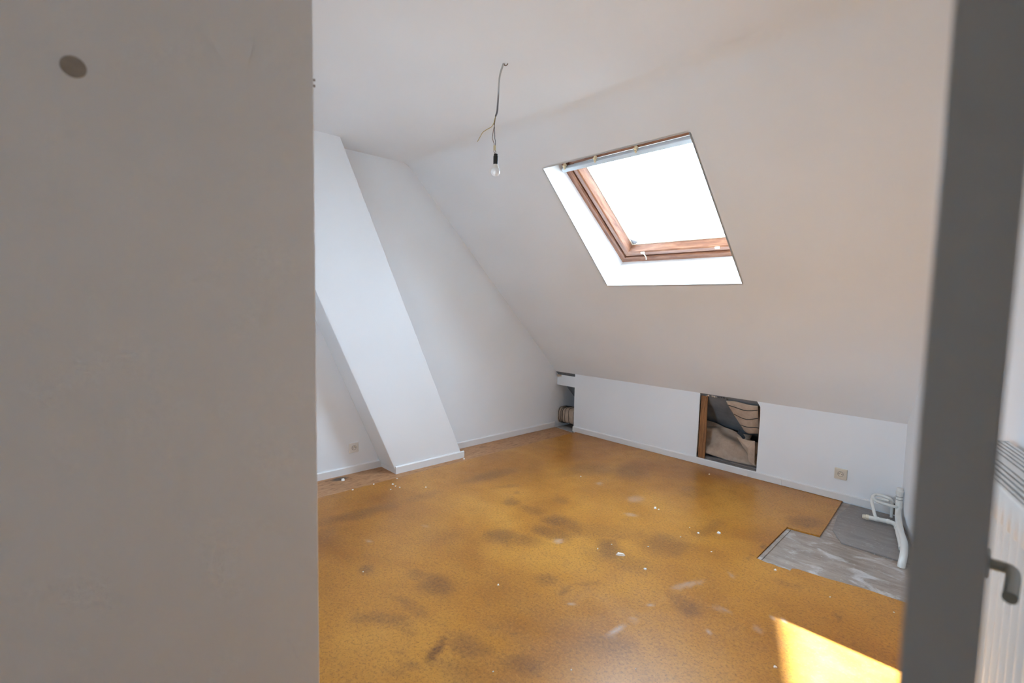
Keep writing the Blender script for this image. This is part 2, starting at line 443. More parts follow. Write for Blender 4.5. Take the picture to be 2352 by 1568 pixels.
def stain_value(lst, px, py, e0, e1):
    val = 0.0
    for (x, y, a, bb, rot, s) in lst:
        a, bb = max(a, 0.014) * 1.1, max(bb, 0.014) * 1.1
        dx, dy = px - x, py - y
        if abs(dx) + abs(dy) > 2.2 * (a + bb):
            continue
        cr, sr = math.cos(rot), math.sin(rot)
        d = math.hypot((dx * cr + dy * sr) / a, (dy * cr - dx * sr) / bb)
        q = min(1.0, max(0.0, (e1 - d) / (e1 - e0)))
        val = max(val, s * q * q * (3 - 2 * q))
    return val
at_s = floor_o.data.attributes.new('stain', 'FLOAT', 'POINT')
at_c = floor_o.data.attributes.new('scuff', 'FLOAT', 'POINT')
sv, cv = [], []
for v0 in floor_o.data.vertices:
    co = v0.co
    n1 = noise.noise(Vector((co.x * 6, co.y * 6, 0.3))); n2 = noise.noise(Vector((co.x * 6, co.y * 6, 7.7)))
    n3 = noise.noise(Vector((co.x * 19, co.y * 19, 3.1))); n4 = noise.noise(Vector((co.x * 19, co.y * 19, 5.2)))
    px, py = co.x + 0.045 * n1 + 0.018 * n3, co.y + 0.045 * n2 + 0.018 * n4
    sv.append(stain_value(STAINS, px, py, 0.35, 1.3))
    cv.append(stain_value(SCUFFS, co.x + 0.01 * n3, co.y + 0.01 * n4, 0.3, 1.25))
at_s.data.foreach_set('value', sv); at_c.data.foreach_set('value', cv)
tag(floor_o, 'stained glossy ochre yellow board floor across the attic room', 'floor', kind='structure')
sub_o = prism('subfloor_board', [(-0.1, -4.2, -0.0115), (-0.1, 0.8, -0.0115), (3.6, 0.8, -0.0115), (3.5, 0, -0.0115), (4.8, -4.2, -0.0115), (4.8, -5.5, -0.0115), (2.7, -5.5, -0.0115), (2.7, -4.2, -0.0115)], (0, 0, -0.04), 'subfloor_grey', floor_o)
tag(sub_o, 'bare grey plaster-smeared boards in the cut-out corner of the floor')
osb = prism('strand_board', [(0.0, -4.05, -0.004), (0.362, -4.05, -0.004), (0.371, -3.083, -0.004), (0.363, -2.317, -0.004), (0.349, -1.2, -0.004), (0.337, -0.045, -0.004), (0.20, -0.022, -0.004), (0.0, -0.012, -0.004)], (0, 0, -0.0074), 'osb', floor_o)
tag(osb, 'brown strand board strip along the chimney wall')
pnl = prism('grey_panel', [(3.108, -0.02, -0.0035), (3.10, -0.36, -0.0035), (3.144, -0.647, -0.0035), (3.24, -0.823, -0.0035), (3.408, -0.822, -0.0035), (wr(-0.816) - 0.004, -0.816, -0.0035), (wr(-0.3) - 0.005, -0.30, -0.0035), (3.40, -0.028, -0.0035)], (0, 0, -0.0075), 'panel_grey', floor_o)
tag(pnl, 'smooth grey panel with cut corners under the white pipes')
# a narrow lath along the cut edge of the ochre boards
lath1 = prism('edge_lath', [(2.955, -1.455, -0.006), (2.930, -0.862, -0.006), (2.950, -0.862, -0.006), (2.977, -1.452, -0.006)], (0, 0, -0.005), 'subfloor_grey', floor_o)
lath2 = prism('edge_lath', [(3.10, -1.458, -0.007), (3.63, -1.340, -0.007), (3.63, -1.318, -0.007), (3.10, -1.432, -0.007)], (0, 0, -0.004), 'subfloor_grey', floor_o)

# ------------------------------------------------------------------ walls
gable = box('wall_left', (-0.10, -4.17, -0.02), (0.0, 0.80, 2.85), 'paint')
tag(gable, 'white end wall behind the leaning chimney breast', 'wall', kind='structure')
def cby(z, right):
    return (-1.616 if right else -2.341) - 0.444 * z
breast = prism('wall_chimney', [(-0.002, cby(-0.01, 0), -0.01), (-0.002, cby(-0.01, 1), -0.01), (-0.002, cby(2.75, 1), 2.75), (-0.002, cby(2.75, 0), 2.75)], (0.262, 0, 0), 'paint', bevel=0.006)
tag(breast, 'white chimney breast leaning sideways along the end wall', 'chimney breast', kind='structure')
knee = prism('wall_back', [(x, 0.0, z) for x, z in [(0.30, -0.011), (3.44, -0.011), (3.44, 0.70), (2.352, 0.70), (2.372, 0.668), (2.391, 0.64), (2.394, 0.56), (2.390, 0.30), (2.388, 0.057), (2.12, 0.058), (1.98, 0.056), (1.830, 0.056), (1.834, 0.33), (1.838, 0.70), (0.3005, 0.70), (0.299, 0.41)]], (0, 0.0125, 0), 'paint')
tag(knee, 'low white knee wall with two rough openings', 'wall', kind='structure')
wrd = Vector((KW, -1, 0)).normalized()
wrn = Vector((1, KW, 0)).normalized()
O = Vector((WR, 0, 0))
right_w = fbox('wall_right', O, wrd, wrn, Vector((0, 0, 1)), (-0.85, 0.0, -0.02), (4.36, 0.10, 2.85), 'paint')
tag(right_w, 'white side wall running from the pipes to the radiator', 'wall', kind='structure')
F2 = (1.72, 2.56, 0.85, 1.60)                 # added fill window in the unseen front wall: x0, x1, z0, z1
fr_v, fr_f = [], []
for yy_ in (-4.045, -4.15):
    for x in (-0.10, F2[0], F2[1], 2.70):
        for z in (-0.02, F2[2], F2[3], 2.85):
            fr_v.append((x, yy_, z))
for k in range(2):
    for i in range(3):
        for j in range(3):
            if not (i == 1 and j == 1):
                a = k * 16 + i * 4 + j
                fr_f.append((a, a + 1, a + 5, a + 4))
for a, b2 in ((5, 6), (6, 10), (10, 9), (9, 5)):
    fr_f.append((a, b2, b2 + 16, a + 16))
front = obj('wall_front', fr_v, fr_f, 'paint')
tag(front, 'white partition wall facing the skylight, unseen side of the room', 'wall', kind='structure')
front2 = box('wall_front', (4.075, -4.27, -0.02), (4.15, -4.17, 2.85), 'paint')
tag(front2, 'narrow white post at the hinge side of the doorway', 'wall', kind='structure')
hall = box('wall_hall', (2.70, -5.5, -0.02), (2.80, -4.045, 2.85), 'paint_hall', bevel=0.003)
tag(hall, 'large blurred white wall filling the left of the picture', 'wall', kind='structure')
hall2 = box('wall_hall', (4.62, -5.5, -0.02), (4.72, -4.17, 2.85), 'paint_hall')
tag(hall2, 'white hall wall behind the camera on the right', 'wall', kind='structure')
hall3 = box('wall_hall', (2.70, -5.5, -0.02), (4.72, -5.4, 2.85), 'paint_hall')
tag(hall3, 'white hall wall behind the camera', 'wall', kind='structure')

# ceiling: sloping lining, soft bend, flat ceiling ---------------------------------
SC = (HC - HK) / TA
SLEN = math.hypot(1, TA)
tl = 0.07                                   # tangent length of the bend
ang = math.atan(TA)
prof = [(0.0, HK), (S1 * 0.5, HK + TA * S1 * 0.5), (S1, HK + TA * S1), (S2, HK + TA * S2)]
Rr = tl / math.tan((math.pi - ang) / 2) if False else tl / math.tan(ang / 2)
sx0 = SC - tl * math.cos(ang); sz0 = HC - tl * math.sin(ang)
cx_, cz_ = SC + tl, HC - Rr
for k in range(13):
    th = math.pi / 2 + ang * (1 - k / 12)
    prof.append((cx_ + Rr * math.cos(th), cz_ + Rr * math.sin(th)))
prof += [(4.2, HC), (6.7, HC)]
xs = [-0.12, XL, XR, 4.85]
vs_, fs = [], []
for s, z in prof:
    for x in xs:
        vs_.append((x, -s, z))
for i in range(len(prof) - 1):
    for j in range(3):
        if i == 2 and j == 1:
            continue
        fs.append((i * 4 + j, i * 4 + j + 1, (i + 1) * 4 + j + 1, (i + 1) * 4 + j))
ceil = obj('ceiling', vs_, fs, 'paint')
for p in ceil.data.polygons:
    p.use_smooth = 4 <= p.index // 3 <= 17
tag(ceil, 'white ceiling bending into the steep roof slope', 'ceiling', kind='structure')
lin = obj('ceiling_underlay', [(-0.12, 0.0, HK), (3.7, 0.0, HK), (3.7, 0.71, HK - TA * 0.71), (-0.12, 0.71, HK - TA * 0.71)], [(0, 1, 2, 3)], 'underlay')
tag(lin, 'grey roof underlay in the eaves behind the knee wall', 'roof underlay', kind='structure')

# ------------------------------------------------------------------ skylight
BL = SL(XL, S1, 0.30); TL = SL(XL, S2, 0.18)
UX = Vector((1, 0, 0)); UV = (TL - BL); WH = UV.length; UV.normalize(); UN = Vector((0, -UV.z * -1, 0))
UN = UX.cross(UV); UN = UN if UN.z > 0 else -UN
WW = XR - XL
def WP(u, v_, n):
    return BL + UX * u + UV * v_ + UN * n
win = empty('window_1', BL)
tag(win, 'wooden roof window with bright sky in the sloping ceiling', 'roof window', kind='structure')
inn = [SL(XL, S1), SL(XR, S1), SL(XR, S2), SL(XL, S2)]
out = [WP(0, 0, 0), WP(WW + 0.045, 0, 0), WP(WW + 0.045, WH, 0), WP(0, WH, 0)]
ctr_i = sum(inn, Vector()) / 4
for k in range(4):
    a, b2 = k, (k + 1) % 4
    off = ((inn[a] + inn[b2]) / 2 - ctr_i).normalized() * 0.012
    q = [inn[a], inn[b2], out[b2], out[a]]
    obj('reveal_board', q + [p + off for p in q], CF, 'reveal', win)
def ring(profile, names, mats, parent, inset0=0.0):
    """mitred four-sided frame; profile = closed list of (inset, depth)"""
    n = len(profile)
    cor = lambda d, k: [(d, d), (WW - d, d), (WW - d, WH - d), (d, WH - d)][k]
    res = []
    for k in range(4):
        k2 = (k + 1) % 4
        vv = []
        for kk in (k, k2):
            for d, nn in profile:
                u, v_ = cor(d, kk)
                vv.append(WP(u, v_, nn))
        ff = [(i, (i + 1) % n, n + (i + 1) % n, n + i) for i in range(n)] + [tuple(range(n)), tuple(range(2 * n - 1, n - 1, -1))]
        res.append(obj(names[k % len(names)], vv, ff, mats[k % 2], parent))
    return res
fm = ['frame_wood_h', 'frame_wood_v']
WW += 0.045
frame = ring([(-0.02, 0.0), (0.040, 0.0), (0.046, 0.004), (0.050, 0.012), (0.050, 0.105), (-0.02, 0.105)], ['frame_rail', 'frame_stile', 'frame_rail', 'frame_stile'], fm, win)
gask = ring([(0.045, 0.055), (0.070, 0.055), (0.070, 0.10), (0.045, 0.10)], ['gasket'], ['gasket', 'gasket'], win)
sash = ring([(0.062, 0.105), (0.062, 0.012), (0.070, 0.002), (0.104, -0.002), (0.114, 0.005), (0.144, 0.052), (0.147, 0.056), (0.147, 0.105)], ['sash_rail', 'sash_stile', 'sash_rail', 'sash_stile'], fm, win)
bead = ring([(0.142, 0.053), (0.152, 0.053), (0.152, 0.060), (0.142, 0.060)], ['glazing_bead'], ['latch', 'latch'], win)
pane = obj('pane', [WP(0.11, 0.11, 0.062), WP(WW - 0.11, 0.11, 0.062), WP(WW - 0.11, WH - 0.11, 0.062), WP(0.11, WH - 0.11, 0.062)], [(0, 1, 2, 3)], 'glass', win)
def wbox(name, a, b_, mat, parent=win, bevel=0.0):
    return fbox(name, BL, UX, UV, UN, a, b_, mat, parent, bevel)
bar = wbox('vent_bar', (0.012, 1.032, -0.042), (WW - 0.012, 1.064, -0.012), 'alu', bevel=0.004)
tag(bar, 'pale aluminium ventilation bar')
wbox('bar_back', (0.03, 1.030, -0.014), (WW - 0.03, 1.060, 0.004), 'alu', bar)
for u in (0.035, 0.32, 0.655):
    c = wbox('clip', (u, 1.066, -0.040), (u + 0.018, 1.092, -0.008), 'clip', bevel=0.004)
    wbox('clip_tab', (u + 0.004, 1.058, -0.046), (u + 0.014, 1.074, -0.038), 'clip', c)
for u in (0.265, 0.90):
    la = wbox('latch', (u - 0.03, 0.094, -0.012), (u + 0.006, 0.110, 0.002), 'latch', bevel=0.003)
    if u < 0.5:
        tube('latch_hook', [WP(u - 0.002, 0.10, -0.012), WP(u + 0.010, 0.085, -0.022), WP(u + 0.014, 0.070, -0.026), WP(u + 0.006, 0.052, -0.024), WP(u - 0.004, 0.036, -0.020)], 0.0042, 'latch', la, 8)
# torn scrap of sealing foil in the lower corner of the glass
scr = obj('foil_scrap', [WP(0.150, 0.148, 0.058), WP(0.186, 0.156, 0.052), WP(0.216, 0.176, 0.055), WP(0.181, 0.190, 0.058), WP(0.154, 0.216, 0.057), WP(0.182, 0.170, 0.047)], [(0, 1, 5), (1, 2, 5), (2, 3, 5), (3, 4, 5), (4, 0, 5)], 'cable_grey', win)
# sampling portal over the opening (emits nothing)
pl = bpy.data.lights.new('skylight_portal', 'AREA')
pl.shape = 'RECTANGLE'; pl.size = WW - 0.22; pl.size_y = WH - 0.22
pl.cycles.is_portal = True
po = bpy.data.objects.new('skylight_portal', pl)
COL.objects.link(po)
mm = Matrix.Identity(4)
cc = WP(WW / 2, WH / 2, 0.066)
zz = UN; xx = UX; yy = zz.cross(xx)
for i in range(3):
    mm[i][0], mm[i][1], mm[i][2], mm[i][3] = xx[i], yy[i], zz[i], cc[i]
po.matrix_world = mm

# added window, never in view, lets in extra sky to fill the room
w2 = empty('fill_window', ((F2[0] + F2[1]) / 2, -4.10, F2[2]))
tag(w2, 'added unseen window in the front wall that fills the room with sky light', 'window', kind='structure')
for (u0, z0, u1, z1) in ((F2[0], F2[2], F2[0] + .05, F2[3]), (F2[1] - .05, F2[2], F2[1], F2[3]), (F2[0] + .05, F2[2], F2[1] - .05, F2[2] + .05), (F2[0] + .05, F2[3] - .05, F2[1] - .05, F2[3])):
    box('casement', (u0, -4.135, z0), (u1, -4.085, z1), 'skirting', w2)
obj('pane', [(F2[0], -4.11, F2[2]), (F2[1], -4.11, F2[2]), (F2[1], -4.11, F2[3]), (F2[0], -4.11, F2[3])], [(0, 1, 2, 3)], 'glass', w2)
pl2 = bpy.data.lights.new('window_portal', 'AREA')
pl2.shape = 'RECTANGLE'; pl2.size = F2[1] - F2[0]; pl2.size_y = F2[3] - F2[2]
pl2.cycles.is_portal = True
po2 = bpy.data.objects.new('window_portal', pl2)
COL.objects.link(po2)
po2.location = ((F2[0] + F2[1]) / 2, -4.14, (F2[2] + F2[3]) / 2)
po2.rotation_euler = (math.radians(90), 0, 0)

# added unseen wall, shaped to keep sun off the skylight's left half
blocker = prism('wall_sun_blocker', [(-4.0, y, z) for y, z in [(1.0, -6.0), (4.4, -6.0), (4.4, 14.39 - TA * 4.4), (1.0, 14.39 - TA * 1.0)]], (-3.0, 0, 0), 'outside_wall')
tag(blocker, 'added unseen wall blocking sun from the skylight, outside beyond the roof', 'sun blocker', kind='structure')

# ------------------------------------------------------------------ skirting boards
def skirt(name, a, b_, nrm, label, h=0.062, th=0.013, z0=0.0):
    a, b_, nrm = Vector(a), Vector(b_), Vector(nrm).normalized()
    z = Vector((0, 0, 1))
    p = [a + z * z0, a + nrm * th + z * z0, a + nrm * th + z * (h - 0.008), a + nrm * (th - 0.006) + z * h, a + z * h]
    o = prism(name, p, b_ - a, 'skirting')
    tag(o, label, 'skirting board', kind='structure')
    return o
zo = -0.004
skirt('baseboard_left', (0, -4.04, 0), (0, -2.345, 0), (1, 0, 0), 'white skirting left of the chimney breast under the socket', z0=zo)
skirt('baseboard_left', (0, cby(0, 1) - 0.03, 0), (0, -0.004, 0), (1, 0, 0), 'white skirting between the chimney breast and the corner recess', z0=zo)
skirt('baseboard_chimney', (0.013, -2.341, 0), (0.2605, -2.341, 0), (0, -1, 0), 'short white skirting on the side of the chimney breast', z0=zo)
skirt('baseboard_chimney', (0.26, -2.3545, 0), (0.26, -1.608, 0), (1, 0, 0), 'white skirting across the front of the chimney breast', z0=zo)
skirt('baseboard_back', (0.295, 0, 0), (2.60, 0, 0), (0, -1, 0), 'long white skirting under the knee wall opening', z0=0.002)
skirt('baseboard_back', (2.6012, 0, 0), (3.40, 0, 0), (0, -1, 0), 'white skirting under the cream socket beside the pipes', z0=0.003)

# ------------------------------------------------------------------ eaves void behind the openings
stud = prism('stud', [(1.840, 0.014, 0.04), (1.905, 0.014, 0.04), (1.910, 0.014, 0.30), (1.906, 0.014, 0.66), (1.846, 0.014, 0.66)], (0, 0.010, 0), 'stud_wood', knee)
stud2 = box('stud', (2.384, 0.014, 0.04), (2.43, 0.05, 0.63), 'stud_wood', knee)
for i, (y, z, h) in enumerate(((0.018, 0.038, 0.03), (0.045, 0.05, 0.028), (0.075, 0.04, 0.03))):
    prism('lath', [(1.80, y, z), (1.80, y + 0.022, z + 0.004), (1.80, y + 0.02, z + h), (1.80, y + 0.002, z + h - 0.004)], (0.66, 0.006 * (i - 1), 0.004 * i), 'lath_wood', knee)
box('wall_plate', (1.75, 0.10, 0.0), (2.45, 0.62, 0.04), 'void_floor', floor_o)
def sheet(name, f, nu, nv, mat, parent=None, th=0.0):
    vs_ = [f(i / nu, j / nv) for j in range(nv + 1) for i in range(nu + 1)]
    fs = [(j * (nu + 1) + i, j * (nu + 1) + i + 1, (j + 1) * (nu + 1) + i + 1, (j + 1) * (nu + 1) + i) for j in range(nv) for i in range(nu)]
    o = obj(name, vs_, fs, mat, parent, smooth=True)
    if th:
        md = o.modifiers.new('solid', 'SOLIDIFY'); md.thickness = th; md.offset = -1
    return o
# crumpled blanket lying in the knee wall opening
blk = empty('insulation_blanket', (2.1, 0.2, 0.05))
tag(blk, 'crumpled beige insulation blanket inside the knee wall opening', 'insulation')
def fb(u, v_):
    x = 1.76 + 0.61 * u
    th = v_ * math.pi * 0.62
    base = 0.085 - 0.01 * u
    y = 0.07 + 0.03 * u + 0.23 * (1 - math.cos(th)) * 0.62
    z = base + (0.235 - 0.05 * u + 0.03 * math.sin(u * 5)) * math.sin(th * 0.80)
    fold = 0.022 * math.sin((u * 0.9 + v_ * 1.7) * 6.0) + 0.014 * math.sin(u * 9 - v_ * 8)
    nn = noise.noise(Vector((x * 7, y * 9, z * 9))) * 0.015
    return (x, y - (fold + nn) * 0.8, z + (fold + nn) * 0.6)
sheet('fold', fb, 40, 26, 'blanket', blk, 0.012)
def fb2(u, v_):
    x = 1.72 + 0.50 * u
    z = 0.27 + 0.10 * v_ * (1 - 0.75 * u) + 0.012 * math.sin(u * 7)
    y = 0.235 + 0.05 * v_ + 0.02 * u
    return (x, y, z)
sheet('back_fold', fb2, 24, 8, 'blanket', blk, 0.01)
# hanging batt tied with wire at the right of the opening
btt = empty('insulation_batt', (2.25, 0.06, 0.3))
tag(btt, 'beige insulation batt tied with black wire hanging in the opening', 'insulation')
def fh(u, v_):
    xl_ = 2.085 + 0.145 * v_ ** 1.1
    xr_ = 2.365 - 0.01 * v_
    x = xl_ + (xr_ - xl_) * u
    z = 0.648 - 0.275 * v_ + 0.006 * math.sin(u * 6 + v_ * 3)
    y = (HK - z) / TA - 0.022 - 0.035 * math.sin(math.pi * u) * (0.55 + 0.45 * v_) - 0.17 * v_
    return (x, max(y, 0.018), z)
sheet('batt', fh, 24, 20, 'blanket', btt, 0.01)
for vv in (0.16, 0.46, 0.80):
    tube('tie_wire', [Vector(fh(u / 12, vv + 0.05 * math.sin(math.pi * u / 12) * (1 if vv < 0.7 else -0.4))) + Vector((0, -0.012, 0)) for u in range(13)], 0.0036, 'wire_black', btt, 6)
tr = obj('torn_lining', [(2.165, 0.085, 0.35), (2.20, 0.070, 0.395), (2.255, 0.065, 0.33), (2.235, 0.075, 0.30), (2.20, 0.09, 0.325), (2.21, 0.05, 0.35)], [(0, 1, 5), (1, 2, 5), (2, 3, 5), (3, 4, 5), (4, 0, 5)], 'tar', btt)
fl = obj('torn_flap', [(2.175, 0.062, 0.325), (2.215, 0.055, 0.318), (2.285, 0.05, 0.31), (2.345, 0.045, 0.32), (2.355, 0.04, 0.10), (2.30, 0.05, 0.125), (2.285, 0.045, 0.20), (2.24, 0.058, 0.24), (2.29, 0.03, 0.25)], [(0, 1, 8), (1, 2, 8), (2, 3, 8), (3, 4, 8), (4, 5, 8), (5, 6, 8), (6, 7, 8), (7, 0, 8)], 'blanket', btt)
# crumbs and torn plaster along the head of the opening
for i in range(9):
    x = 1.90 + i * 0.024 + random.uniform(-0.008, 0.008)
    r = random.uniform(0.006, 0.013)
    zc = HK - 0.012 - random.uniform(0, 0.012)
    vs_ = []
    for k in range(6):
        vs_.append((x + r * math.cos(k * 1.05) * random.uniform(.7, 1.6), 0.008 + random.uniform(-0.004, 0.012), zc + r * math.sin(k * 1.05) * random.uniform(.5, 1)))
    cxm = (x, -0.0015, zc)
    obj('plaster_crumb', vs_ + [cxm, (x, 0.03, zc)], [(k, (k + 1) % 6, 6) for k in range(6)] + [((k + 1) % 6, k, 7) for k in range(6)], 'hole_brown' if i > 4 else 'plaster_crumb', knee)
# corner recess
beam = prism('box_beam', [(0.004, 0.024, 0.520), (0.004, 0.024, 0.645), (0.004, 0.036, 0.645), (0.004, 0.10, 0.575), (0.004, 0.10, 0.520)], (0.60, 0, 0), 'paint')
tag(beam, 'short white boxed beam at the top of the corner recess', 'beam', kind='structure')
for i in range(5):
    x = 0.015 + i * 0.012
    vs_ = [(x + random.uniform(-.012, .012), 0.012 + random.uniform(-.012, .01), 0.640 + random.uniform(-.028, .022)) for _ in range(7)]
    me = bpy.data.meshes.new('plaster_crumb'); bm = bmesh.new()
    for q in vs_: bm.verts.new(q)
    bmesh.ops.convex_hull(bm, input=bm.verts); bm.to_mesh(me); bm.free()
    me.materials.append(MATS['plaster_crumb'])
    o = bpy.data.objects.new('plaster_crumb', me); COL.objects.link(o); o.parent = beam
rl = empty('insulation_roll', (0.2, 0.16, 0.02))
tag(rl, 'ribbed beige insulation roll in the corner recess', 'insulation')
def roll_path(x):
    return Vector((x, 0.140, 0.138 + 0.01 * math.sin(x * 9)))
vs_, fs = [], []
sg, nn_ = 28, 60
for i in range(nn_ + 1):
    x = 0.004 + 0.62 * i / nn_
    r = 0.098 + 0.0035 * math.sin(i * 1.9) + 0.003 * math.sin(i * 0.7)
    if i == 0: r *= 0.9
    for k in range(sg):
        th = 2 * math.pi * k / sg
        c = roll_path(x)
        cs, sn = math.cos(th), math.sin(th)
        vs_.append((x, c.y + r * math.copysign(abs(cs) ** 0.55, cs), c.z + r * 0.95 * math.copysign(abs(sn) ** 0.55, sn)))
for i in range(nn_):
    for k in range(sg):
        k2 = (k + 1) % sg
        fs.append((i * sg + k, i * sg + k2, (i + 1) * sg + k2, (i + 1) * sg + k))
fs.append(tuple(range(sg))); fs.append(tuple(range(nn_ * sg, (nn_ + 1) * sg)))
obj('roll_body', vs_, fs, 'blanket', rl, smooth=True)
for x in (0.03, 0.062, 0.085, 0.125, 0.185, 0.26, 0.34):
    lean = random.uniform(-0.012, 0.012)
    pts = []
    for k in range(25):
        th = 2 * math.pi * k / 24
        c = roll_path(x)
        cs, sn = math.cos(th), math.sin(th)
        pts.append((x + lean * sn + random.uniform(-.002, .002), c.y + 0.1025 * math.copysign(abs(cs) ** 0.55, cs), c.z + 0.0985 * math.copysign(abs(sn) ** 0.55, sn)))
    tube('binding_wire', pts, 0.0034 if x < 0.1 else 0.0024, 'wire_black', rl, 6)
slab = prism('floor_slab', [(0.10, -0.014, 0.0), (0.296, -0.040, 0.0), (0.296, 0.10, 0.0), (0.02, 0.12, 0.0), (0.04, 0.0, 0.0)], (0, 0, -0.010), 'void_floor', floor_o)
tag(slab, 'pale grey slab at the foot of the corner recess')

# ------------------------------------------------------------------ door leaf with lever handle
dd = Vector((math.sin(math.radians(-2.2)), math.cos(math.radians(-2.2)), 0))
dn = Vector((dd.y, -dd.x, 0))
Z = Vector((0, 0, 1))
D0 = Vector((4.016, -4.090, 0))
door = fbox('door_1', D0, dd, dn, Z, (0, -0.021, 0.012), (0.83, 0.021, 2.045), 'door_paint', bevel=0.002)
tag(door, 'dark grey door leaf seen edge-on at the right', 'door', kind='structure')
H0 = D0 + dd * 0.775 + dn * 0.021 + Z * 1.05
hd = tube('door_handle', spline([H0 - dn * 0.002, H0 + dn * 0.018, H0 + dn * 0.030 - dd * 0.004, H0 + dn * 0.034 - dd * 0.022, H0 + dn * 0.033 - dd * 0.07, H0 + dn * 0.030 - dd * 0.128], 6), 0.0098, 'nylon', door, 16)
tag(hd, 'grey lever handle')
ro = fbox('rosette', H0, dd, dn, Z, (-0.020, -0.001, -0.022), (0.020, 0.005, 0.022), 'nylon', hd, bevel=0.006)

# ------------------------------------------------------------------ radiator
ra = Vector((0.2785, -0.9604, 0)).normalized()     # along, towards the doorway
rb = Vector((0.9604, 0.2785, 0)).normalized()      # towards the wall
RF = Vector((3.820, -2.124, 0))
rad = empty('radiator', RF)
tag(rad, 'white panel radiator behind the grey door', 'radiator')
RLEN, RD, Z0, Z1 = 0.95, 0.175, 0.14, 1.05
vs_, fs = [], []
zs = [Z0, Z0 + 0.05, Z0 + 0.062, Z1 - 0.10, Z1 - 0.088, Z1 - 0.012, Z1]
nseg = int(RLEN / 0.00625)
for i in range(nseg + 1):
    a = RLEN * i / nseg
    ph = (a % 0.05) / 0.05
    g_ = 0.0 if not (0.04 < a < RLEN - 0.04) else max(0.0, min(1.0, 2.2 * (0.5 + 0.5 * math.cos(2 * math.pi * (ph - 0.5))) - 0.6))
    for j, z in enumerate(zs):
        dep = g_ * 0.017 if 2 <= j <= 3 else 0.0
        if j == 6: dep = 0.006
        vs_.append(RF + ra * a + rb * dep + Z * z)
nz_ = len(zs)
for i in range(nseg):
    for j in range(nz_ - 1):
        fs.append((i * nz_ + j, (i + 1) * nz_ + j, (i + 1) * nz_ + j + 1, i * nz_ + j + 1))
fp = obj('front_panel', vs_, fs, 'radiator_white', rad, smooth=True)
md = fp.modifiers.new('solid', 'SOLIDIFY'); md.thickness = 0.0015; md.offset = 0
def rbox(name, a, b_, mat, parent=rad, bevel=0.0):
    return fbox(name, RF, ra, rb, Z, a, b_, mat, parent, bevel)
rbox('back_panel', (0.0, RD - 0.012, Z0), (RLEN, RD, Z1 - 0.03), 'radiator_white')
rbox('core', (0.01, 0.03, Z0 + 0.02), (RLEN - 0.01, RD - 0.03, Z1 - 0.06), 'radiator_inside')
rbox('side_panel', (-0.003, 0.0, Z0), (0.003, RD, Z1), 'radiator_white')
rbox('side_panel', (RLEN - 0.003, 0.0, Z0), (RLEN + 0.003, RD, Z1), 'radiator_white')
k = 0
y = 0.012
while y < RD - 0.006:
    wd = 0.0085
    if abs(y - 0.078) < 0.006:
        wd = 0.022
    rbox('grille_slat', (0.004, y, Z1 - 0.012), (RLEN - 0.004, y + wd, Z1 - 0.002), 'radiator_white')
    y += wd + 0.0072
for a in (0.03, RLEN - 0.03):
    rbox('bracket', (a, RD - 0.002, 0.5), (a + 0.03, RD + 0.026, 0.6), 'radiator_inside')
    rbox('foot', (a, 0.05, 0.0), (a + 0.03, RD - 0.05, Z0 + 0.03), 'radiator_white')

# ------------------------------------------------------------------ wall sockets
def socket(C, ax, ay, az, mat, label, tilt=0.0):
    """ax right, az up, ay out of the wall"""
    C = Vector(C)
    s = empty('wall_socket', C)
    tag(s, label, 'socket', 'wall sockets')
    ca, sa = math.cos(tilt), math.sin(tilt)
    ax, az = ax * ca + az * sa, az * ca - ax * sa
    def rr(h, r, d, n=5):
        pts = []
        for (sx, sz, a0) in ((1, 1, 0), (-1, 1, 90), (-1, -1, 180), (1, -1, 270)):
            for k in range(n):
                th = math.radians(a0 + 90 * k / (n - 1))
                pts.append(C + ax * (sx * (h - r) + r * math.cos(th)) + az * (sz * (h - r) + r * math.sin(th)) + ay * d)
        return pts
    def loft(name, rings, mt_, par):
        n = len(rings[0])
        vv = [p for r_ in rings for p in r_]
        ff = [(i * n + k, i * n + (k + 1) % n, (i + 1) * n + (k + 1) % n, (i + 1) * n + k) for i in range(len(rings) - 1) for k in range(n)]
        ff.append(tuple(range((len(rings) - 1) * n, len(rings) * n)))
        return obj(name, vv, ff, mt_, par)
    loft('plate', [rr(0.043, 0.006, 0.0), rr(0.043, 0.006, 0.008), rr(0.040, 0.005, 0.0115)], mat, s)
    def disc(r, d, n=24):
        return [C + ax * (r * math.cos(2 * math.pi * k / n)) + az * (r * math.sin(2 * math.pi * k / n)) + ay * d for k in range(n)]
    w_ = loft('socket_face', [disc(0.0245, 0.0113), disc(0.0245, 0.0128), disc(0.0215, 0.0128), disc(0.0200, 0.0122)], mat, s)
    loft('well_ring', [disc(0.0200, 0.0118), disc(0.0200, 0.01235), disc(0.0185, 0.01235)], 'socket_dark', w_)
    loft('well_floor', [disc(0.0180, 0.0119), disc(0.0180, 0.0127)], mat, w_)
    for sx in (-1, 1):
        loft('pin_hole', [[C + ax * (sx * 0.0095) + (q - C) for q in disc(0.0034, 0.0122, 10)], [C + ax * (sx * 0.0095) + (q - C) for q in disc(0.0034, 0.0131, 10)]], 'socket_dark', w_)
    loft('earth_pin', [[C + az * 0.010 + (q - C) for q in disc(0.0030, 0.0122, 10)], [C + az * 0.010 + (q - C) for q in disc(0.0026, 0.0195, 10)]], 'brass', w_)
    return s
socket((0.0, -2.614, 0.220), Vector((0, 1, 0)), Vector((1, 0, 0)), Z, 'socket_white', 'white wall socket on the end wall beside the chimney breast', 0.03)
socket((3.023, 0.0, 0.213), Vector((1, 0, 0)), Vector((0, -1, 0)), Z, 'socket_cream', 'cream wall socket on the knee wall above the white pipes')

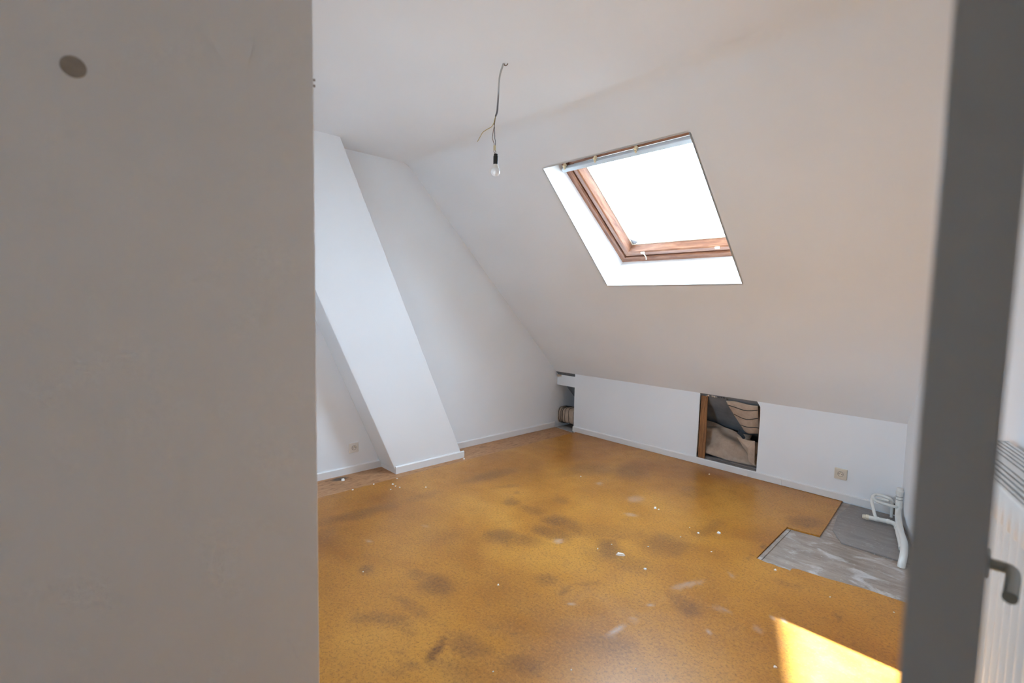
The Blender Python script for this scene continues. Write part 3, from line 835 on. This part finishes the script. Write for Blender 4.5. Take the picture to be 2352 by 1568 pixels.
# ------------------------------------------------------------------ waste pipes in the corner
pp = empty('waste_pipe', (3.41, -0.1, 0.0))
tag(pp, 'white plastic waste pipes with capped ends in the floor corner', 'pipe')
A = spline([(3.413, -0.105, 0.205), (3.413, -0.105, 0.14), (3.414, -0.115, 0.085), (3.430, -0.20, 0.050), (3.478, -0.42, 0.040), (3.525, -0.60, 0.036), (3.548, -0.74, 0.036), (3.560, -0.84, 0.034), (3.562, -0.885, 0.012), (3.562, -0.890, -0.010)], 6)
pa = tube('riser', A, 0.0200, 'pipe_white', pp, 16)
lathe('riser_cap', (3.413, -0.105, 0.188), [(0.0220, 0.0), (0.0235, 0.002), (0.0235, 0.026), (0.0195, 0.028), (0.0195, 0.046), (0.0165, 0.049)], 'pipe_white', pa)
for h in (0.150, 0.172):
    lathe('seal_ring', (3.413, -0.105, h), [(0.0205, 0), (0.0212, 0.002), (0.0205, 0.004)], 'cable_grey', pa)
lathe('collar', (3.413, -0.105, 0.112), [(0.0200, -0.022), (0.0222, -0.020), (0.0222, 0.024), (0.0200, 0.026)], 'pipe_white', pa)
Bp = spline([(3.272, -0.292, 0.026), (3.325, -0.280, 0.026), (3.385, -0.270, 0.027), (3.42, -0.285, 0.028), (3.448, -0.345, 0.030), (3.475, -0.46, 0.028), (3.505, -0.58, 0.026), (3.530, -0.70, 0.026)], 6)
pb = tube('branch', Bp, 0.0155, 'pipe_white', pp, 14)
def along(path, i, name, r, ln, mat, par):
    p = Vector(path[i]); d = (Vector(path[i + 1]) - p).normalized()
    return tube(name, [p, p + d * 0.002, p + d * (ln - 0.002), p + d * ln], [r * 0.93, r, r, r * 0.93], mat, par, 14)
for i, r, ln in ((5, 0.0178, 0.020), (11, 0.0178, 0.018), (24, 0.0185, 0.03)):
    along(Bp, i, 'collar', r, ln, 'pipe_white', pb)
cdir = (Vector(Bp[1]) - Vector(Bp[0])).normalized()
e0 = Vector(Bp[0])
cap = tube('end_cap', [e0 + cdir * 0.004, e0 - cdir * 0.012, e0 - cdir * 0.014, e0 - cdir * 0.026, e0 - cdir * 0.027, e0 - cdir * 0.034], [0.0185, 0.0185, 0.0150, 0.0165, 0.0130, 0.0135], 'pipe_cream', pb, 14)
Cp = spline([(3.413, -0.112, 0.098), (3.385, -0.145, 0.104), (3.330, -0.155, 0.110), (3.292, -0.160, 0.117), (3.268, -0.152, 0.130), (3.264, -0.130, 0.141), (3.280, -0.105, 0.147), (3.315, -0.098, 0.148), (3.352, -0.098, 0.140), (3.370, -0.085, 0.118), (3.371, -0.075, 0.070), (3.371, -0.070, -0.004)], 6)
tube('loop', Cp, 0.0105, 'pipe_white', pp, 12)
Dp = spline([(3.266, -0.146, 0.134), (3.262, -0.160, 0.118), (3.278, -0.20, 0.085), (3.300, -0.245, 0.050), (3.318, -0.278, 0.030)], 5)
tube('loop_leg', Dp, 0.0105, 'pipe_white', pp, 12)
tube('loop', spline([(3.285, -0.135, 0.128), (3.32, -0.118, 0.128), (3.352, -0.108, 0.122)], 5), 0.0095, 'pipe_white', pp, 12)
hb = obj('wall_hole', [(3.352, -0.0135, 0.004), (3.392, -0.0135, 0.0), (3.399, -0.0135, 0.062), (3.372, -0.0135, 0.088), (3.356, -0.0135, 0.058), (3.376, -0.0142, 0.04)], [(0, 1, 5), (1, 2, 5), (2, 3, 5), (3, 4, 5), (4, 0, 5)], 'hole_brown', knee)

# ------------------------------------------------------------------ bare bulb
lamp = empty('pendant_bulb', (2.029, -2.744, HC))
tag(lamp, 'bare white bulb hanging on loose wires from the ceiling', 'light bulb')
hook = tube('ceiling_hook', spline([(2.029, -2.744, HC + 0.002), (2.030, -2.743, HC - 0.008), (2.036, -2.738, HC - 0.010), (2.042, -2.733, HC - 0.005), (2.044, -2.731, HC + 0.002)], 5), 0.0022, 'wire_brown', lamp, 8)
CB = [(2.027, -2.746, 2.743), (2.021, -2.757, 2.704), (2.018, -2.764, 2.67), (2.018, -2.769, 2.621), (2.02, -2.773, 2.567), (2.021, -2.777, 2.523), (2.021, -2.78, 2.491), (2.018, -2.787, 2.467)]
tube('cable', spline(CB, 5), 0.0046, 'cable_graded', lamp, 10)
tube('wire', spline([(2.018, -2.787, 2.469), (2.017, -2.79, 2.442), (2.016, -2.794, 2.415), (2.015, -2.799, 2.388), (2.014, -2.803, 2.357), (2.018, -2.801, 2.339), (2.022, -2.798, 2.326), (2.023, -2.799, 2.308)], 5), 0.0017, 'wire_brown', lamp, 8)
tube('wire', spline([(2.018, -2.787, 2.469), (2.014, -2.794, 2.433), (2.018, -2.793, 2.406), (2.021, -2.793, 2.375), (2.023, -2.794, 2.353), (2.026, -2.792, 2.335), (2.028, -2.794, 2.308)], 5), 0.0017, 'wire_blue', lamp, 8)
tube('earth_wire', spline([(2.018, -2.787, 2.469), (2.014, -2.795, 2.433), (2.007, -2.804, 2.413), (1.993, -2.821, 2.399), (1.978, -2.838, 2.383), (1.971, -2.849, 2.36), (1.963, -2.861, 2.334)], 5), 0.0017, 'wire_earth', lamp, 8)
tb_ = fbox('terminal_block', Vector((2.0255, -2.7965, 2.303)), RT, Vector((RT.y, -RT.x, 0)).normalized(), Z, (-0.0065, -0.004, -0.013), (0.0065, 0.004, 0.013), 'terminal', lamp, bevel=0.0015)
for dx in (-0.003, 0.003):
    tube('lead', spline([(2.0255 + dx * .7, -2.7965 + dx * .7, 2.292), (2.0275 + dx * 1.2, -2.796 + dx * 1.2, 2.283), (2.033, -2.794, 2.270)], 4), 0.0014, 'wire_brown', lamp, 8)
bc = Vector((2.035, -2.796, 2.270))
lathe('lamp_holder', bc, [(0.006, 0.002), (0.0105, 0.0), (0.0105, -0.008), (0.0125, -0.010), (0.0125, -0.048), (0.0118, -0.052), (0.0100, -0.0525)], 'bakelite', lamp)
lathe('bulb_neck', bc, [(0.0105, -0.050), (0.0125, -0.056), (0.0150, -0.066), (0.0180, -0.073)], 'bulb_neck', lamp)
gp = []
for k in range(15):
    th = math.radians(40 + 140 * k / 14)
    gp.append((0.0238 * math.sin(th), -0.0895 + 0.0235 * math.cos(th)))
lathe('bulb', bc, gp, 'bulb_glass', lamp, 28)

# ------------------------------------------------------------------ marks on the hall wall
dab = lathe('wall_plug', (2.8, -4.487, 1.916), [(0.0190, 0.0), (0.0187, 0.0012), (0.014, 0.0016), (0.003, 0.0010)], 'plug_brown', axis='X')
dab.scale = (1, 1, 1)
tag(dab, 'round brown filled hole high on the blurred left wall', 'wall plug')
for z, wd_ in ((2.029, 'upper'), (2.015, 'lower')):
    sc_ = lathe('screw', (2.7990, -4.0448, z), [(0.0026, -0.001), (0.0026, 0.0028), (0.001, 0.0034)], 'wire_brown', axis='Y', seg=10)
    tag(sc_, wd_ + ' tiny brown screw head on the edge of the left wall', 'screw', 'screws on the wall edge')

# ------------------------------------------------------------------ crumbs on the floor
def chip(x, y, z, r, big=False):
    me = bpy.data.meshes.new('paint_chip'); bm = bmesh.new()
    for k in range(7):
        th = k * 0.9 + random.uniform(-0.3, 0.3)
        q = r * random.uniform(0.6, 1.15)
        bm.verts.new((q * math.cos(th) * (1.35 if big else 1), q * math.sin(th) * (0.8 if big else 1), 0))
        bm.verts.new((q * 0.7 * math.cos(th) * (1.3 if big else 1), q * 0.7 * math.sin(th), r * random.uniform(0.35, 0.8)))
    bmesh.ops.convex_hull(bm, input=bm.verts); bm.to_mesh(me); bm.free()
    me.materials.append(MATS['chip_white'])
    o = bpy.data.objects.new('paint_chip', me)
    o.location = (x, y, z); o.rotation_euler = (0, 0, random.uniform(0, 6.28))
    COL.objects.link(o)
    return o
for i, (x, y, r) in enumerate(CHIPS):
    o = chip(x, y, 0.0, r, i == 0)
    if i == 0:
        tag(o, 'largest white paint flake near the middle of the ochre floor', 'paint chip', 'paint crumbs on the floor')
    else:
        tag(o, 'small white paint crumb lying on the ochre floor', 'paint chip', 'paint crumbs on the floor')
o = chip(0.311, -1.640, -0.004, 0.011); tag(o, 'white plaster crumb on the strand board at the chimney corner', 'paint chip', 'paint crumbs on the floor')
o = chip(0.125, -2.765, -0.004, 0.020, True); tag(o, 'white shaving beside the dark knot on the strand board', 'paint chip', 'paint crumbs on the floor')
